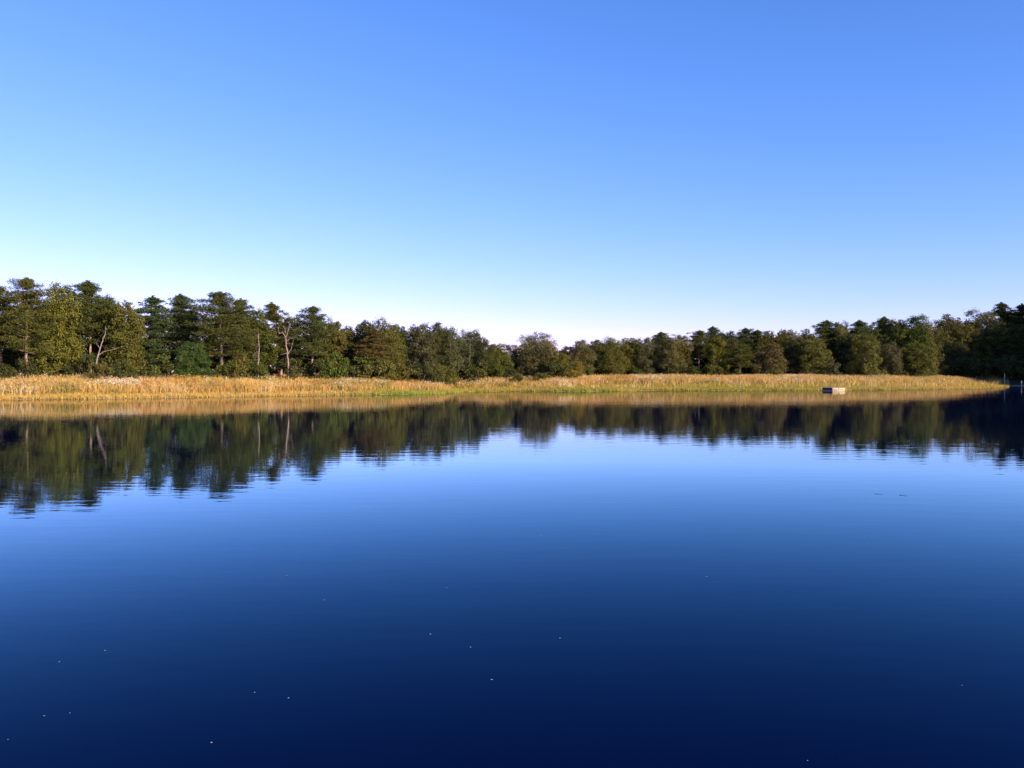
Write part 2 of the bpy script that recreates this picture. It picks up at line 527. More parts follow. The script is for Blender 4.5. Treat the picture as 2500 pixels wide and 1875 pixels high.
def bush(seed, H=3.2, R=1.9, nclump=18, per=170, leaf=.22):
    rng = np.random.default_rng(seed)
    tr = MB(); V, Q, n0 = [], [], 0
    for i in range(nclump):
        h = rng.uniform(.12, .95)
        rr = max(0, 1 - (abs(h - .36) / .66) ** 2) ** .5
        a = rng.uniform(0, 6.28); rad = R * rr * rng.uniform(.2, 1) ** .7
        c = np.array((rad * math.cos(a), rad * math.sin(a), h * H * .92))
        cr = R * rng.uniform(.24, .42)
        m = int(per * (cr / (R * .33)) ** 2)
        d = unit(rng.normal(size=(m, 3)) + np.array((0, 0, .25)))
        p = c + d * cr * rng.uniform(.4, 1.05, (m, 1)) * np.array((1, 1, .8))
        nr = unit(d * .5 + np.array((0, 0, .45)) + rng.normal(size=(m, 3)) * .6)
        v, q = leaf_faces(p, nr, leaf * rng.uniform(.6, 1.35, m), leaf * rng.uniform(.4, .8, m), rng)
        V.append(v); Q.append(q + n0); n0 += len(v)
        if i % 3 == 0:
            limb(tr, np.array((rng.normal() * .1, rng.normal() * .1, -.1)), c, .035, .01, rng, 5, .05, 5)
    return mesh_np('foliage', np.concatenate(V), np.concatenate(Q)), tr.mesh('stem', True), H, R


BROAD = {
    'oval': [broadleaf(15, R=3.5, low=.14, peak=.58), broadleaf(16, R=4.1, low=.05, peak=.44), broadleaf(17, R=3.6, low=.2, peak=.6, nclump=56, airy=.4), broadleaf(11), broadleaf(12, R=3.9, low=.08), broadleaf(13, R=3.4, low=.16, peak=.56), broadleaf(14, R=3.7, low=.10, peak=.48)],
    'dome': [broadleaf(21, R=4.8, low=.10, peak=.5, nclump=80), broadleaf(22, R=4.6, low=.06, peak=.42, nclump=80)],
    'airy': [broadleaf(31, R=4.1, low=.22, peak=.62, nclump=48, airy=1.0), broadleaf(32, R=3.6, low=.25, peak=.66, nclump=46, airy=1.0)],
    'tall': [broadleaf(43, R=2.9, low=.2, peak=.64, airy=.4), broadleaf(41, R=3.0, low=.10, peak=.55), broadleaf(42, R=2.8, low=.14, peak=.6)],
}
PINES = {
    'wide': [pine(51, R=3.5, base=.33, whorls=18, skip=.08, taper=2.3), pine(52, R=3.4, base=.38, whorls=17, skip=.10, taper=2.5), pine(57, R=3.6, base=.30, whorls=19, skip=.12, taper=2.0)],
    'round': [pine(53, R=3.0, base=.48, whorls=16, taper=3.2, skip=.05), pine(54, R=2.9, base=.42, whorls=18, taper=2.8, skip=.06), pine(58, R=3.1, base=.44, whorls=17, taper=2.6, skip=.08)],
    'slim': [pine(55, R=2.6, base=.24, whorls=21, taper=2.0, skip=.08), pine(56, R=2.7, base=.20, whorls=22, taper=2.2, skip=.06), pine(59, R=2.5, base=.28, whorls=20, taper=1.8, skip=.1)],
}
BUSHES = [bush(71), bush(72, R=2.3, H=2.8), bush(73, R=1.6, H=3.8), bush(74, R=2.0, nclump=14)]

TONE = {
    'pine': (0.074, 0.088, 0.022), 'pine_olive': (0.102, 0.106, 0.024), 'pine_blue': (0.064, 0.086, 0.030), 'pine_brown': (0.130, 0.105, 0.030),
    'olive': (0.132, 0.126, 0.030), 'yellow': (0.168, 0.156, 0.030), 'brown': (0.150, 0.130, 0.048), 'green': (0.098, 0.120, 0.026),
    'dark': (0.074, 0.082, 0.027), 'grey': (0.106, 0.106, 0.044), 'red': (0.18, 0.09, 0.04), 'gold': (0.24, 0.17, 0.03), 'vivid': (0.066, 0.112, 0.028),
}

def place(proto, name, cat, x, y, height, width, tone, label, group, seed, mats, sink=0.1):
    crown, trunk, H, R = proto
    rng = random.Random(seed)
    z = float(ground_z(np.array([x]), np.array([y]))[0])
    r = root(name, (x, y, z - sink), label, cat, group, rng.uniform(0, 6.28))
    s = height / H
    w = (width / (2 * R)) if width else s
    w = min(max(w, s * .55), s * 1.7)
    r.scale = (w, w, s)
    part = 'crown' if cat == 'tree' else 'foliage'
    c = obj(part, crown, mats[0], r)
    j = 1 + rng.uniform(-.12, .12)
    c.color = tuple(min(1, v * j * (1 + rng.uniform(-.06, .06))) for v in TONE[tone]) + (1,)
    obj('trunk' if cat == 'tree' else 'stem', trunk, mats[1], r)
    return r


TL = ([-400, 0, 430, 800, 1000, 1130, 1240, 1330, 1372, 1400, 1600, 2000, 2272, 2284, 2500, 2900], [86, 93, 100, 112, 117, 128, 136, 138, 144, 154, 160, 167, 174, 212, 217, 217])


def tree_at(kind, shape, px, ytop, wpx, off, tone, label, group, seed, name=None):
    d = float(np.interp(px, *TL)) + off
    x = wx(px, d)
    z = float(ground_z(np.array([x]), np.array([d]))[0])
    h = wz(ytop, d) - z + 0.1
    if kind == 'pine':
        P = PINES[shape]; mats = (M_NEEDLE, M_PINEBARK); nm = 'pine_tree'
    elif kind == 'bush':
        P = BUSHES; mats = (M_LEAF, M_BARK); nm = 'bush'
    else:
        P = BROAD[shape]; mats = (M_LEAF, M_BARK); nm = 'broadleaf_tree'
    width = wpx / F * d * (1.18 if kind == 'pine' else 1.0) if wpx else None
    return place(P[seed % len(P)], name or nm, 'bush' if kind == 'bush' else 'tree', x, d, h, width, tone, label, group, seed, mats)


# kind, shape, column, top row, crown width, metres behind the forest edge, tone, label (a phrase that others can point with)
FRONT = [
    ('pine', 'wide', 4, 695, 110, 4, 'pine', 'dark pine cut off by the left edge'),
    ('pine', 'wide', 66, 676, 125, 0, 'pine_olive', 'tallest pine by the left edge with bare lower trunk'),
    ('broad', 'oval', 148, 690, 105, 2, 'yellow', 'tall yellow-green tree between the two leftmost full pines'),
    ('pine', 'round', 221, 682, 92, 3, 'pine', 'tall round-topped pine behind the leaning bare tree'),
    ('broad', 'tall', 262, 728, 75, 6, 'dark', 'dark tree right of the leaning bare tree'),
    ('broad', 'oval', 308, 729, 95, 1, 'olive', 'olive brown-tinged tree third of the left broadleaf crowns'),
    ('pine', 'slim', 370, 719, 88, 4, 'pine_blue', 'pointed pine left of the smooth round-headed pine'),
    ('pine', 'round', 445, 716, 88, 5, 'pine_blue', 'smooth round-headed pine behind the vivid green young tree'),
    ('pine', 'wide', 540, 711, 132, 0, 'pine', 'big layered pine with stacked flat branches'),
    ('pine', 'slim', 588, 727, 75, 3, 'pine', 'pine touching the right shoulder of the big layered pine'),
    ('broad', 'oval', 628, 753, 80, 3, 'green', 'mid green rounded tree left of the forked bare tree'),
    ('pine', 'slim', 686, 738, 74, 4, 'pine_olive', 'thin spiky pine above the forked bare tree'),
    ('pine', 'wide', 760, 746, 86, 0, 'pine', 'dense dark pine right of the forked bare tree'),
    ('broad', 'tall', 818, 782, 58, 3, 'olive', 'olive tree with two tufts beside the dense dark pine'),
    ('broad', 'tall', 848, 792, 58, 5, 'olive', 'narrow olive tree in the dip of the left skyline'),
    ('broad', 'oval', 890, 783, 70, 5, 'dark', 'dark tree behind the slim brown-tinged pine'),
    ('pine', 'slim', 902, 800, 64, -2, 'pine_brown', 'slim brown-tinged pine with pale pole trunk'),
    ('broad', 'dome', 934, 778, 105, 1, 'olive', 'broad olive dome right of the slim brown-tinged pine'),
    ('broad', 'tall', 970, 789, 58, 4, 'green', 'green crown at the right end of the olive dome'),
    ('broad', 'oval', 1024, 787, 88, 2, 'grey', 'first of three grey-green crowns at mid left'),
    ('broad', 'oval', 1062, 786, 84, 3, 'dark', 'middle one of three grey-green crowns at mid left'),
    ('broad', 'airy', 1098, 790, 70, 0, 'grey', 'last of three grey-green crowns with sky gaps'),
    ('broad', 'airy', 1146, 799, 80, 2, 'dark', 'airy dark tree with sky showing through'),
    ('broad', 'airy', 1182, 821, 54, 0, 'dark', 'small airy tree stepping down from the skyline'),
    ('broad', 'oval', 1212, 837, 64, 1, 'olive', 'low yellowish tree left of the brown dome'),
    ('broad', 'oval', 1248, 840, 62, 3, 'grey', 'low grey-green tree touching the brown dome'),
    ('broad', 'dome', 1315, 812, 106, 0, 'brown', 'brown-tinged dome tree alone at the centre skyline'),
    ('broad', 'tall', 1384, 843, 46, 8, 'dark', 'small dark crown in the central notch'),
    ('broad', 'oval', 1366, 856, 62, -8, 'yellow', 'yellow-green young tree below the brown dome'),
    ('broad', 'tall', 1409, 880, 34, -16, 'gold', 'orange-tinged sapling at the central notch'),
    ('broad', 'oval', 1418, 829, 62, 0, 'brown', 'first brownish crown of the right wood'),
    ('broad', 'oval', 1456, 828, 66, 2, 'dark', 'second crown of the right wood, dark green'),
    ('broad', 'dome', 1496, 823, 80, 1, 'olive', 'broad olive crown, third of the right wood'),
    ('broad', 'oval', 1540, 821, 74, 2, 'olive', 'even olive crown, fourth of the right wood'),
    ('broad', 'oval', 1576, 823, 60, 0, 'grey', 'greyish crown left of the first pine tuft'),
    ('pine', 'round', 1616, 809, 52, 5, 'pine', 'first pine tuft on the right skyline'),
    ('broad', 'oval', 1634, 826, 62, -2, 'brown', 'brown-tinged crown under the first pine tuft'),
    ('broad', 'oval', 1662, 817, 60, 2, 'olive', 'olive crown right of the first pine tuft'),
    ('pine', 'round', 1706, 805, 54, 4, 'pine', 'second pine tuft on the right skyline'),
    ('pine', 'round', 1743, 795, 44, 8, 'pine_blue', 'lollipop pine standing highest of the right-centre skyline'),
    ('broad', 'tall', 1750, 819, 52, -2, 'yellow', 'yellow-green tree below the lollipop pine'),
    ('broad', 'oval', 1778, 807, 62, 3, 'dark', 'dark crown right of the lollipop pine'),
    ('pine', 'wide', 1806, 838, 70, -4, 'pine_olive', 'low layered pine inside the right wood'),
    ('pine', 'round', 1823, 799, 56, 6, 'pine_blue', 'open-topped pine right of the skyline gap'),
    ('pine', 'round', 1850, 804, 56, 4, 'pine', 'flat pine crown beside the open-topped pine'),
    ('broad', 'oval', 1878, 808, 60, 3, 'olive', 'olive crown above the brown round tree'),
    ('broad', 'oval', 1880, 838, 76, -5, 'brown', 'brown round tree at the front of the right wood'),
    ('broad', 'oval', 1922, 800, 70, 2, 'olive', 'olive crown up-left of the raft'),
    ('broad', 'tall', 1946, 824, 52, -3, 'dark', 'narrow dark tree left of the raft'),
    ('broad', 'oval', 1966, 800, 62, 3, 'dark', 'dark crown on the skyline just left of the raft'),
    ('broad', 'oval', 1984, 824, 78, -5, 'olive', 'olive round tree standing behind the raft'),
    ('pine', 'round', 2018, 780, 66, 4, 'pine', 'first pine top above the raft'),
    ('broad', 'oval', 2050, 783, 66, 3, 'brown', 'brown-tinged crown above the raft'),
    ('broad', 'tall', 2068, 812, 58, -1, 'dark', 'dark tree just right of the raft'),
    ('pine', 'round', 2097, 780, 54, 4, 'pine', 'second pine top right of the raft'),
    ('broad', 'oval', 2110, 813, 70, -5, 'olive', 'olive front tree right of the raft'),
    ('broad', 'oval', 2130, 787, 54, 3, 'dark', 'dark crown left of the high pine tuft'),
    ('pine', 'round', 2156, 771, 52, 5, 'pine', 'high pine tuft before the big green tree'),
    ('broad', 'oval', 2168, 838, 70, -5, 'grey', 'grey-green low tree left of the big green tree'),
    ('broad', 'oval', 2190, 777, 72, 2, 'olive', 'olive crown against the big green tree'),
    ('broad', 'oval', 2230, 770, 98, 0, 'green', 'big green tree at the end of the sunlit wood'),
    ('broad', 'oval', 2240, 834, 80, -7, 'olive', 'low sunlit tree under the big green tree'),
    ('broad', 'oval', 2254, 782, 50, 9, 'red', 'reddish crown peeping behind the big green tree'),
    ('broad', 'oval', 2315, 762, 92, 4, 'brown', 'first brown-topped tree of the shaded hill'),
    ('broad', 'oval', 2288, 800, 70, 0, 'olive', 'shaded tree left of the brown-topped trees'),
    ('broad', 'oval', 2352, 790, 80, -2, 'olive', 'shaded tree between the two brown-topped trees'),
    ('broad', 'dome', 2394, 755, 106, 4, 'brown', 'second brown-topped tree, broad, on the shaded hill'),
    ('broad', 'oval', 2420, 800, 90, -4, 'olive', 'dark tree below the second brown-topped tree'),
    ('pine', 'slim', 2460, 737, 62, 6, 'pine', 'tall dark pine left of the right-edge pine'),
    ('pine', 'slim', 2490, 740, 60, 4, 'pine', 'dark pine at the right edge'),
    ('broad', 'oval', 2482, 785, 90, -4, 'olive', 'shaded tree above the tall pale post'),
    ('broad', 'oval', 2330, 835, 80, -7, 'dark', 'low black-green tree at the start of the shade'),
    ('broad', 'oval', 2450, 840, 90, -8, 'dark', 'low black-green tree behind the tall pale post'),
]
for i, (kind, shape, px, yt, w, off, tone, lab) in enumerate(FRONT):
    tree_at(kind, shape, px, yt, w, off, tone, lab, 'trees along the far shore', 100 + i)

# trees standing behind the front ones, closing the wood
for i, (kind, shape, px, yt, w, off, tone, lab) in enumerate(FRONT):
    if yt > 833 and px < 2300:
        continue
    j = random.Random(500 + i)
    base = HORIZON - 8
    ph = yt + (base - yt) * (j.uniform(.10, .20) if px > 800 or kind != 'pine' else j.uniform(.16, .26))
    px = px + (34 if kind == 'pine' and px < 800 else 0)
    short = lab.split(',')[0]
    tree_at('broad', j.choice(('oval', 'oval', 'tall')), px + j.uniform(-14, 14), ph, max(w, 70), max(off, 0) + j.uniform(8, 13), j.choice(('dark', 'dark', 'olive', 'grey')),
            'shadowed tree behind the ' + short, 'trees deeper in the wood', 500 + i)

# undergrowth at the foot of the wood
k = 0
for i, (kind, shape, px, yt, w, off, tone, lab) in enumerate(FRONT):
    if off > 5 or px > 2275 or (px > 1400 and i % 2):
        continue
    j = random.Random(900 + i)
    yb = j.uniform(858, 888) if px < 1000 else (j.uniform(876, 894) if px < 1400 else j.uniform(884, 898))
    tree_at('bush', '', px + j.uniform(-22, 22), yb, j.uniform(55, 85), min(off, 0) - j.uniform(.8, 2.2), j.choice(('olive', 'dark', 'green', 'dark', 'olive')),
            'leafy bush below the ' + lab.split(',')[0], 'bushes along the foot of the wood', 900 + i)
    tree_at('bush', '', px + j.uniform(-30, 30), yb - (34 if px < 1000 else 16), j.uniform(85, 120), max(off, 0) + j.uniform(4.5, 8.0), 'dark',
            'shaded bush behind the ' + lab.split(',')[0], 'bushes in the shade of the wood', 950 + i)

tree_at('broad', 'oval', 466, 832, 80, -1.2, 'vivid', 'vivid green young tree at the forest edge below the round-headed pine', 'trees along the far shore', 1)
tree_at('bush', '', 240, 884, 60, -3.5, 'olive', 'olive bush hiding the foot of the leaning bare tree', 'bushes along the foot of the wood', 7)
tree_at('bush', '', 104, 870, 80, 4, 'dark', 'dark bush in the gap right of the tallest left pine trunk', 'bushes in the shade of the wood', 8)
tree_at('bush', '', 1262, 908, 40, -8, 'olive', 'low green shrub standing in the dry grass, left of a pair', 'shrubs in the dry grass', 2, 'shrub')
tree_at('bush', '', 1322, 909, 46, -8, 'olive', 'low green shrub in the dry grass below the brown dome tree', 'shrubs in the dry grass', 3, 'shrub')
tree_at('bush', '', 1384, 892, 46, -14, 'gold', 'rust-tinged low shrub between yellow-green young tree and orange sapling', 'shrubs in the dry grass', 6, 'shrub')
tree_at('bush', '', 2035, 876, 40, -8, 'grey', 'pale grey-green shrub behind the raft', 'bushes along the foot of the wood', 4, 'shrub')
tree_at('bush', '', 2128, 880, 60, -8, 'olive', 'olive shrub in front of the wood right of the raft', 'bushes along the foot of the wood', 5, 'shrub')

# the wood goes on past both ends of the view; on the right it stands on rising ground and shades the slope
for i, px in enumerate((-70, -140, -215, -300)):
    tree_at('pine' if i % 2 else 'broad', 'wide' if i % 2 else 'oval', px, 690 + 8 * i, 110, 1 + 2 * (i % 2), 'pine' if i % 2 else 'olive',
            'tree of the same wood running on past the left end of the view', 'trees past the left end of the view', 1400 + i)
j = random.Random(77)
cnt = 0
for gxp in np.arange(116, 190, 7.2):
    for gyp in np.arange(140, 256, 8.2):
        x, y = gxp + j.uniform(-2.5, 2.5), gyp + j.uniform(-2.5, 2.5)
        p = .616 * x + .788 * y
        if x < .60 * y + 5.5 or p < 207 or p > 258 or x > .60 * y + 55:
            continue
        if float(shore_dist(np.array([x]), np.array([y]))[0]) < 4:
            continue
        P = BROAD['oval'] + BROAD['dome']
        place(P[cnt % len(P)], 'broadleaf_tree', 'tree', x, y, j.uniform(17, 21), j.uniform(8.5, 11), 'olive', 'tree of the shaded wood running on past the right end of the view',
              'trees past the right end of the view', 1500 + cnt, (M_LEAF, M_BARK))
        cnt += 1
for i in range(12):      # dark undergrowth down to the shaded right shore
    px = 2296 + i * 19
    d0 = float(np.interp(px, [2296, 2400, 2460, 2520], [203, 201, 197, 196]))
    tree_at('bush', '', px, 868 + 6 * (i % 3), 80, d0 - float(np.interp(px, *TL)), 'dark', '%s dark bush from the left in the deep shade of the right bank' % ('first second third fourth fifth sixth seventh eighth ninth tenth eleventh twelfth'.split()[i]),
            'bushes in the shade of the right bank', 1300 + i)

# ------------------------------------------------------------------ bare trees at the forest edge
def bare_tree(name, d, segs, label, seed):
    """segs: list of (polyline of (column,row), start radius, end radius); first one is the trunk"""
    rng = np.random.default_rng(seed)
    (px0, py0) = segs[0][0][0]
    x0 = wx(px0, d)
    z0 = float(ground_z(np.array([x0]), np.array([d]))[0]) - .15
    r = root(name, (x0, d, z0), label, 'tree', 'bare trees at the forest edge')
    for s, (pl, r0, r1) in enumerate(segs):
        pts = np.array([(wx(a, d) - x0, 0, wz(b, d) - z0) for a, b in pl])
        if s == 0:
            pts[0] = (0, 0, 0)
        n = max(6, 3 * len(pl))
        t = np.linspace(0, 1, n); tt = np.linspace(0, 1, len(pl))
        q = np.stack([np.interp(t, tt, pts[:, c]) for c in range(3)], -1)
        q[:, 0] += rng.normal(size=n) * .03
        q[:, 1] += (0 if s == 0 else 1) * t * rng.uniform(-1, 1) * np.linalg.norm(pts[-1] - pts[0]) * .5 + rng.normal(size=n) * .03
        mb = MB()
        mb.tube(q, np.linspace(r0, r1, n), 7)
        for b in range(4 if s else 6):       # twigs
            k_ = rng.integers(n // 2, n)
            L = rng.uniform(.35, 1.0)
            dr = unit(rng.normal(size=3) + np.array((0, 0, .6)))
            limb(mb, q[k_], q[k_] + dr * L, r1 * .6, r1 * .25, rng, 4, .08, 4)
        obj('trunk' if s == 0 else 'branch', mb.mesh('trunk' if s == 0 else 'branch', True), M_DEAD, r)
    return r


bare_tree('bare_tree', 94.6, [([(231, 898), (238, 872), (248, 840), (257, 815), (259, 800)], .085, .03), ([(240, 868), (252, 858), (272, 854), (294, 846)], .05, .02), ([(244, 852), (236, 838)], .04, .015)],
          'bare pale tree leaning right with one long side limb', 31)
bare_tree('bare_tree', 106.5, [([(703, 916), (704, 880), (700, 850), (698, 826)], .11, .075), ([(698, 828), (692, 812), (684, 816), (682, 800)], .06, .02), ([(698, 826), (704, 808), (711, 790)], .07, .02),
                             ([(699, 836), (708, 826), (716, 826)], .05, .02), ([(698, 826), (697, 806), (692, 796)], .06, .02), ([(703, 866), (712, 850), (716, 830)], .045, .015), ([(704, 880), (716, 874)], .03, .012)],
          'forked bare tree with pinkish upright trunk and spreading twigs', 32)
bare_tree('bare_tree', 104, [([(630, 916), (631, 890), (632, 858), (632, 815)], .10, .04), ([(631, 862), (624, 862), (611, 871)], .06, .03), ([(631, 876), (622, 880)], .04, .02), ([(631, 907), (642, 907)], .03, .012)],
          'bare snag with a short left limb right of the layered pine', 33)

# ------------------------------------------------------------------ grasses on the bank
def blades(n_try, smin, smax, hmin, hmax, width, density, palette, seed, px_lo=-160, px_hi=2660, tuftiness=.35, hnoise=4.0, ymin=60):
    rng = np.random.default_rng(seed)
    # sample more near the waterline where blades show largest
    seg = []
    P = SHORE[:25]
    for a, b in zip(P[:-1], P[1:]):
        seg.append((a, b, np.linalg.norm(b - a)))
    L = np.array([s[2] for s in seg]); ii = rng.choice(len(seg), n_try, p=L / L.sum())
    A = np.array([s[0] for s in seg])[ii]; B = np.array([s[1] for s in seg])[ii]
    t = rng.random((n_try, 1))
    s0 = smin + (smax - smin) * rng.random(n_try) ** 1.5
    ang = rng.uniform(-.9, .9, n_try)
    d = unit(B - A); nrm = np.stack([-d[:, 1], d[:, 0]], -1)
    p = A + (B - A) * t + nrm * s0[:, None] + d * (np.tan(ang) * s0 * .5)[:, None]
    s = shore_dist(p[:, 0], p[:, 1])
    px = 1250 + p[:, 0] / np.maximum(p[:, 1], 1) * F
    ok = (s > smin) & (s < smax) & (px > px_lo) & (px < px_hi) & (p[:, 1] > ymin)
    ok &= rng.random(n_try) < density(p[:, 0], p[:, 1], s, px)
    p, s, px = p[ok], s[ok], px[ok]
    n = len(p)
    hn = noise2(p[:, 0], p[:, 1], hnoise, seed) * .6 + noise2(p[:, 0], p[:, 1], 1.1, seed + 2) * .4
    h = (hmin + (hmax - hmin) * hn) * rng.uniform(.72, 1.15, n)
    z = ground_z(p[:, 0], p[:, 1])
    a = rng.uniform(0, 2 * math.pi, n)
    wv = np.stack([np.cos(a), np.sin(a), np.zeros(n)], -1) * (width * rng.uniform(.6, 1.5, n))[:, None]
    ln = rng.normal(size=(n, 2)) * tuftiness * .55 * h[:, None]
    b0 = np.stack([p[:, 0], p[:, 1], z - .03], -1)
    mid = b0 + np.stack([ln[:, 0] * .32, ln[:, 1] * .32, h * .58], -1)
    tip = b0 + np.stack([ln[:, 0], ln[:, 1], h], -1)
    v = np.stack([b0 - wv * .5, b0 + wv * .5, mid + wv * .55, mid - wv * .55, tip], 1).reshape(-1, 3)
    o = np.arange(n)[:, None] * 5
    q = o + np.array([[0, 1, 2, 3]]); tr = o + np.array([[3, 2, 4]])
    c = palette(p[:, 0], p[:, 1], s, px, rng)
    c5 = np.repeat(c[:, None, :], 5, 1)
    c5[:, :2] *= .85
    return v, q, tr, c5.reshape(-1, 3), tip, c, px, s


def lerp(a, b, t):
    return np.asarray(a) * (1 - t[:, None]) + np.asarray(b) * t[:, None]


def pal_dry(x, y, s, px, rng):
    n = len(x)
    a = noise2(x, y, 7, 11); b = noise2(x, y, 2.4, 12)
    c = lerp((0.68, 0.45, 0.145), (0.58, 0.33, 0.10), np.clip((a - .35) * 2.4, 0, 1))
    c = c * (1 - np.clip((b - .62) * 3, 0, 1))[:, None] * 1.0 + np.clip((b - .62) * 3, 0, 1)[:, None] * np.array((0.78, 0.60, 0.31))
    g = np.clip((.36 - b) * 4, 0, 1) * np.clip(1.5 - s / 10, 0.35, 1)
    c = lerp(c, (0.30, 0.27, 0.07), np.ones(n)) * g[:, None] + c * (1 - g)[:, None]
    return c * rng.uniform(.72, 1.18, (n, 1))


def pal_shore(x, y, s, px, rng):
    n = len(x)
    a = noise2(x, y, 9, 21)
    green = np.exp(-((px - 1010) / 130) ** 2) + .7 * np.exp(-((px - 1420) / 110) ** 2) + .45 * np.exp(-((px - 1800) / 420) ** 2) + .25 * (px > 1150)
    green = np.clip(green * (.55 + .9 * a), 0, 1)
    c = lerp((0.64, 0.43, 0.12), (0.26, 0.30, 0.045), np.zeros(n)) * (1 - green)[:, None] + np.array((0.40, 0.36, 0.06)) * green[:, None]
    lime = np.clip(np.exp(-((px - 1010) / 110) ** 2) + .6 * np.exp(-((px - 1440) / 70) ** 2), 0, 1) * np.clip(1.6 - s / 1.6, 0, 1)
    c = c * (1 - lime)[:, None] + np.array((0.34, 0.38, 0.06)) * lime[:, None]
    return c * rng.uniform(.65, 1.25, (n, 1))


def taper_right(x, px):
    return np.clip((2475 - px) / 190, 0.0, 1.0)


def den_dry(x, y, s, px):
    return np.clip(.35 + 1.1 * noise2(x, y, 3.0, 31), 0, 1) * np.clip((s - 2.4 - 4.0 * np.clip((px - 1150) / 400, 0, 1)) / 2.2, .06, 1) * np.clip((130 - 0) / np.maximum(y, 90), .45, 1) * (px < 2452)


def den_shore(x, y, s, px):
    return np.clip(.5 + noise2(x, y, 2.5, 33), 0, 1) * np.where(s < .12, np.clip((noise2(x, y, 1.3, 35) - .45) * 3, 0, .6), 1) * np.clip(1.4 - s / 12, .15, 1) * (px < 2464)


def finish(name, parts, label):
    V, Q, T, C = parts
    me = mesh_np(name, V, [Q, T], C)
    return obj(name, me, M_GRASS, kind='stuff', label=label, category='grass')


v, q, t_, c, tip, cc, pxx, ss = blades(360000, 1.9, 26, .68, 1.25, .036, den_dry, pal_dry, 41, hnoise=6.0)
# seed heads and fluffy weed tops on part of the stalks
rng = np.random.default_rng(5)
fl = np.clip((noise2(tip[:, 0], tip[:, 1], 5, 44) - .45) * 3.5, 0.08, 1) * np.where(pxx < 700, 1.0, .55)
sel = rng.random(len(tip)) < .42 * fl
hp = np.repeat(tip[sel], 4, 0) + rng.normal(size=(4 * sel.sum(), 3)) * np.array((.07, .07, .08)) - np.array((0, 0, .06))
hn = unit(rng.normal(size=hp.shape))
hv, hq = leaf_faces(hp, hn, rng.uniform(.07, .17, len(hp)), rng.uniform(.05, .10, len(hp)), rng)
pale = np.where((noise2(hp[:, 0], hp[:, 1], 4, 45) > np.where(hp[:, 0] < -26, .42, .60))[:, None], np.array((.82, .69, .48)), np.array((.70, .42, .16))) * rng.uniform(.6, 1.2, (len(hp), 1))
wsel = rng.random(len(tip)) < .30 * np.clip((noise2(tip[:, 0], tip[:, 1], 2.6, 46) - .45) * 4, 0.03, 1)
wp = np.repeat(tip[wsel], 5, 0)
gz = ground_z(wp[:, 0], wp[:, 1])
wp[:, 2] = gz + (wp[:, 2] - gz) * rng.uniform(.35, 1.0, len(wp))
wp += rng.normal(size=wp.shape) * np.array((.14, .14, .05))
wv, wq = leaf_faces(wp, unit(rng.normal(size=wp.shape) + np.array((0, -.3, .5))), rng.uniform(.10, .24, len(wp)), rng.uniform(.05, .12, len(wp)), rng)
wk = noise2(wp[:, 0], wp[:, 1], 3.5, 47)
wc = lerp((.34, .29, .09), (.66, .42, .15), np.clip((wk - .3) * 2.5, 0, 1)) * rng.uniform(.7, 1.2, (len(wp), 1))
V = np.concatenate([v, hv, wv]); C = np.concatenate([c, np.repeat(pale, 4, 0), np.repeat(wc, 4, 0)])
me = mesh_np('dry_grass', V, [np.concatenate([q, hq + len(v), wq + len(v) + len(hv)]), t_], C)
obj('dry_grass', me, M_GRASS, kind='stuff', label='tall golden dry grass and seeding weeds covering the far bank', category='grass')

v, q, t_, c, *_ = blades(330000, -.35, 13.0, .16, .55, .035, den_shore, pal_shore, 42, tuftiness=.7)
finish('shore_grass', (v, q, t_, c), 'short green and straw grass along the waterline of the far bank')

# two goldenrod clumps and a fallen branch in the grass
def goldenrod(px, d, label, seed):
    rng = np.random.default_rng(seed)
    x = wx(px, d); z = float(ground_z(np.array([x]), np.array([d]))[0])
    r = root('goldenrod_plant', (x, d, z - .03), label, 'plant', 'goldenrod clumps at the forest edge')
    mb = MB(); tips = []
    for i in range(14):
        e = np.array((rng.normal() * .55, rng.normal() * .4, rng.uniform(.95, 1.3)))
        limb(mb, np.array((rng.normal() * .2, rng.normal() * .2, 0)), e, .012, .006, rng, 4, .04, 4); tips.append(e)
    obj('stem', mb.mesh('stem'), M_BARK, r)
    tips = np.array(tips)
    m = 420
    p = tips[rng.integers(0, len(tips), m)] + rng.normal(size=(m, 3)) * np.array((.14, .14, .12))
    vv, qq = leaf_faces(p, unit(rng.normal(size=(m, 3))), rng.uniform(.05, .10, m), rng.uniform(.04, .08, m), rng)
    o = obj('flower_head', mesh_np('flower_head', vv, qq, np.repeat(np.array((.62, .38, .04)) * rng.uniform(.7, 1.2, (m, 1)), 4, 0)), M_GRASS, r, kind='stuff')
    return r


goldenrod(476, 95.5, 'yellow goldenrod clump below the vivid green young tree', 61)
goldenrod(521, 96.5, 'yellow goldenrod clump just left of the big layered pine trunk', 62)

d = 127.0
mb = MB(); rng = np.random.default_rng(8)
fb = root('fallen_branch', (wx(1335, d), d, float(ground_z(np.array([wx(1335, d)]), np.array([d]))[0])), 'pale fallen branch slanting in the dry grass below the brown dome tree', 'branch')
limb(mb, np.array((0, 0, 1.15)), np.array((1.9, -.2, .55)), .05, .02, rng, 7, .03, 6)
limb(mb, np.array((.9, -.1, .86)), np.array((1.5, -.5, .95)), .022, .01, rng, 5, .05, 5)
obj('branch', mb.mesh('branch', True), M_DEAD, fb)

